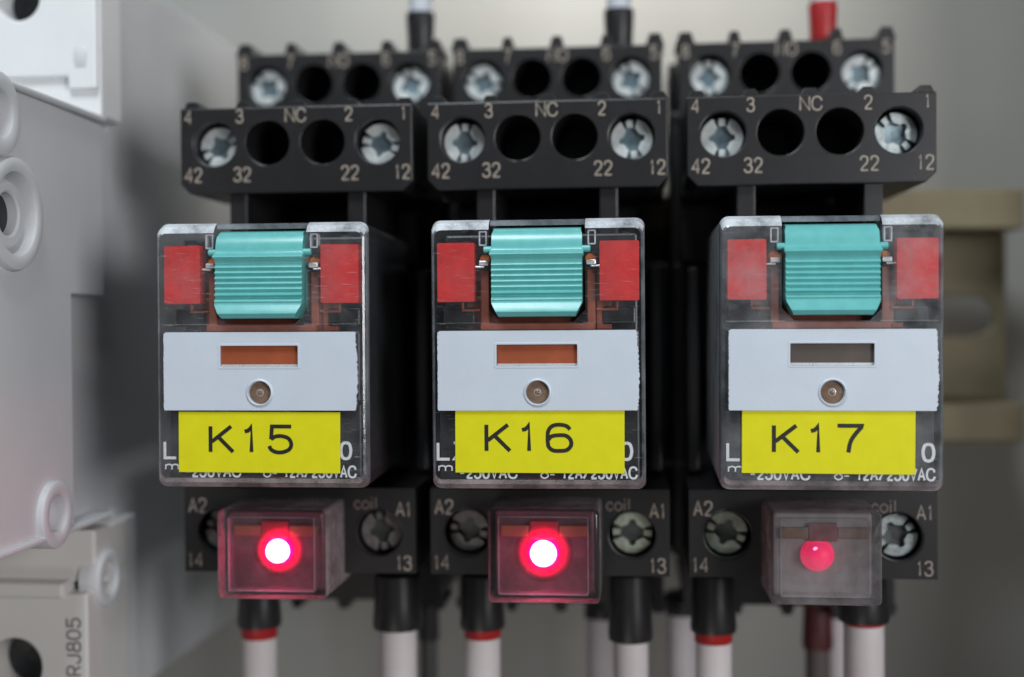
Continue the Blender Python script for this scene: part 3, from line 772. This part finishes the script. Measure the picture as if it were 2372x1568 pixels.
wire('white wire with red lipped black sleeve under the K15 module', 600, 1340, 1448, 1476, 24, 2.05, 'wire', dx=-1)
wire('thick white wire leaving the A1 terminal of the K15 socket', 921, 1330, 1452, 1456, 22, 2.2, 'wire', dx=-2, sr=1.3)
wire('dark wire with black sleeve hanging between the K15 and K16 sockets', 992, 1350, 1480, 1481, 40, 1.15, 'wire_grey', ring=False, sr=1.2)
wire('white wire with red lipped sleeve under the A2 terminal of the K16 socket', 1117, 1330, 1452, 1476, 22, 2.05, 'wire', dx=0)
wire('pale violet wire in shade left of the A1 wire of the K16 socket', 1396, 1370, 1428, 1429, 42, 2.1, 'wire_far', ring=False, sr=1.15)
wire('white wire with long black sleeve under the A1 terminal of the K16 socket', 1460, 1330, 1480, 1484, 22, 2.0, 'wire', dx=0.5, sr=1.25)
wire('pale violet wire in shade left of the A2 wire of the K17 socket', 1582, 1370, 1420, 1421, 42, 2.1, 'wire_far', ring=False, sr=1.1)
wire('white wire with red lipped sleeve under the A2 terminal of the K17 socket', 1652, 1330, 1460, 1487, 22, 2.05, 'wire', dx=0)
wire('brown wire with dark red sleeve below the K17 module', 1893, 1380, 1500, 1501, 40, 1.5, 'wire_dark', 'sleeve_darkred', ring=False, sr=1.25, dx=-2)
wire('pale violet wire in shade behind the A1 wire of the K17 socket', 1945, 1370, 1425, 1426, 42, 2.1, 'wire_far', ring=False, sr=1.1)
wire('white wire with thin red lip under the A1 terminal of the K17 socket', 2000, 1330, 1436, 1446, 22, 2.25, 'wire', dx=1)
G = 'wires above the sockets'
wire('pale wire with black sleeve rising from the K15 socket', 975, 130, 32, 31, 42, 1.55, 'wire_blue', ring=False, down=False, group=G, sr=1.2)
wire('pale wire with black sleeve rising from the K16 socket', 1434, 130, 24, 23, 42, 1.6, 'wire_blue', ring=False, down=False, group=G, sr=1.2)
wire('pale wire with red sleeve rising from the K17 socket', 1906, 120, 8, 7, 42, 1.55, 'wire_blue', 'sleeve_red', ring=False, down=False, group=G, sr=1.15)

# ------------------------------------------------------------------ grey breaker on the left
SX = P(235, 300, 16).x          # its right side wall
br = empty('motor_breaker', (SX, 16, 0), 'large light grey breaker with ringed screw bosses and dark terminal holes, left of the relays', 'circuit breaker')
def yz(y, z): return (y - 16, z)
def ysd(px, py):                 # depth and height of the point of the side wall seen at a pixel
    d = ROT @ Vector(((px - W0 / 2) / F, -(py - H0 / 2) / F, -1)); q = CAM + d * ((SX - CAM.x) / d.x); return q.y, q.z
yb = ysd(203, 1450)[0]
bm = bmesh.new()
zt = ysd(160, 250)[1]; zbm = ysd(120, 1245)[1]
prism(bm, [yz(76, -46), yz(76, 43), yz(22, 43), yz(22, zt), yz(-28, zt + 0.6), yz(-28, zbm), yz(22, zbm), yz(22, -46)], [], -46, -1.8, 'x')
obj('body', bm, M['breaker'], br, 0.5, 3)
# raised side plate, bored where the bosses stand
yr = ysd(168, 900)[0]; zr = ysd(200, 682)[1]
def hole_at(px, py, r):
    y, z = ysd(px, py); return circ(y - 16, z, r, 36)
bm = bmesh.new()
yc, zc = ysd(120, 1192)
scoop = [(yc - 16 + 1.95 * math.cos(R(q)), max(zbm + 0.3, zc + 1.95 * math.sin(R(q)))) for q in range(180, -1, -12)]
scoop = [p for i, p in enumerate(scoop) if p[1] > zbm + 0.31]
prism(bm, [yz(-27.8, zbm + 0.3)] + [(scoop[0][0], zbm + 0.3)] + scoop + [(scoop[-1][0], zbm + 0.3)] + [yz(yr, zbm + 0.3), yz(yr, zr), yz(16.2, zr), yz(16.2, zt - 0.5), yz(-27.8, zt)],
      [hole_at(-16, 262, 2.3), hole_at(22, 495, 4.1)], -1.79, 0, 'x')
obj('side_plate', bm, M['breaker'], br, 0.12, 2)
# raised rails along the upper and lower edges of the plate
for z, s in ((zt + 0.35, 1), (zbm - 0.1, -1)):
    bm = bmesh.new()
    prism(bm, [yz(-27.8, z), yz(-27.8, z - s * 0.7), yz(16.0, z - s * 0.7), yz(16.0, z)], [], -1.7, 0.7, 'x')
    obj('edge_bead', bm, M['breaker'], br, 0.3, 3)
# ringed bosses on the side
def boss(px, py, ro, ri, out=1.0, base=-1.7, top=0.0):
    y, z = ysd(px, py); bm = bmesh.new()
    lathe(bm, [(ro, base), (ro, top + out - 0.3), (ro - 0.1, top + out - 0.1), (ro - 0.3, top + out), (ri + 0.3, top + out), (ri + 0.1, top + out - 0.1), (ri, top + out - 0.3), (ri * 0.95, base + 0.35), (ri * 0.2, base + 0.3)], (0, y - 16, z), 'x', 48)
    return obj('screw_boss', bm, M['breaker'], br, smooth=True, ang=28)
boss(120, 1192, 3.5, 2.0, out=0.8)
boss(244, 1338, 3.3, 1.9, out=0.7)
boss(250, 142, 3.1, 2.2, out=-1.2, base=-2.6)
boss(-16, 262, 4.0, 2.2, out=0.9)
b1 = boss(22, 495, 5.5, 4.0, out=0.9)
y, z = ysd(20, 495)
bm = bmesh.new(); lathe(bm, [(3.3, -1.7), (3.3, -0.2), (3.1, 0.0), (2.3, 0.0), (2.1, -0.2), (2.0, -1.35)], (0, y - 16, z), 'x', 36, cap=False)
obj('inner_ring', bm, M['breaker'], b1, smooth=True, ang=28)
bm = bmesh.new(); lathe(bm, [(2.02, -1.6), (2.02, -1.15), (0.4, -1.25)], (0, y - 16, z), 'x', 36)
obj('screw_hole', bm, M['hole_dark'], b1, smooth=True)
bm = bmesh.new(); bx(bm, -1.79, -0.3, 6.05, 9.5, -45.9, zbm - 1.0)
obj('lower_side_rib', bm, M['breaker'], br, 0.3)
# upper terminal face
def fr(px, py, Y): q = P(px, py, Y); return (q.x - SX, q.z)
hx, hz = fr(40, -5, 16)
bm = bmesh.new()
prism(bm, [(-46, zt + 0.4), (0, zt + 0.4), (0, 43), (-46, 43)], [circ(hx, hz, 2.55)], 0, 6)
uf = obj('upper_terminal_face', bm, M['breaker_white'], br, 0.35, 3)
a = fr(160, 178, 15.6); b = fr(235, 205, 15.6)
bm = bmesh.new()
prism(bm, [(-46, a[1]), (a[0], a[1]), (a[0], b[1]), (-0.15, b[1]), (-0.15, 42.5), (-46, 42.5)], [circ(fr(40, -5, 15.2)[0], fr(40, -5, 15.2)[1], 2.62)], -0.8, 0.02)
obj('terminal_cover', bm, M['breaker_white'], br, 0.25, 2)
bm = bmesh.new(); lathe(bm, [(2.56, 5.9), (2.56, 4.0), (1.0, 4.2)], (hx, 0, hz), 'y', 30); obj('terminal_hole', bm, M['hole_dark'], br)
# lower terminal face
yo = yb - 16
hx, hz = fr(32, 1545, yb)
bm = bmesh.new()
zl = fr(100, 1375, yb)[1]
prism(bm, [(-46, -46), (0, -46), (0, zl), (-46, zl)], [circ(hx, hz, 3.15)], yo, 6)
obj('lower_terminal_face', bm, M['breaker_warm'], br, 0.35, 3)
bm = bmesh.new(); lathe(bm, [(3.16, 5.9), (3.16, yo + 5), (1.0, yo + 5.2)], (hx, 0, hz), 'y', 30); obj('terminal_hole', bm, M['hole_dark'], br)
bm = bmesh.new()
prism(bm, [(-46, zl - 0.2), (0.0, zl - 0.2 + 1.2), (0.0, zbm - 1.0), (-46, zbm - 1.0)], [], yo + 2.2, 6)
obj('lower_ledge', bm, M['breaker_warm'], br, 0.4, 3)
a = fr(150, 1330, yb)
bm = bmesh.new()
prism(bm, [(-46, zl - 0.5), (a[0], zl - 0.5), (a[0], zl + 1.2), (-46, zl + 1.5)], [], yo - 0.5, yo + 3)
obj('lower_tab', bm, M['breaker_warm'], br, 0.4, 3)
tc = fr(171, 1512, yb)
text(br, 'VRJ805', tc[0], tc[1], yo - 0.03, 1.5, M['grey_print'], rot=PI / 2, wd=7.6, th=0.26)
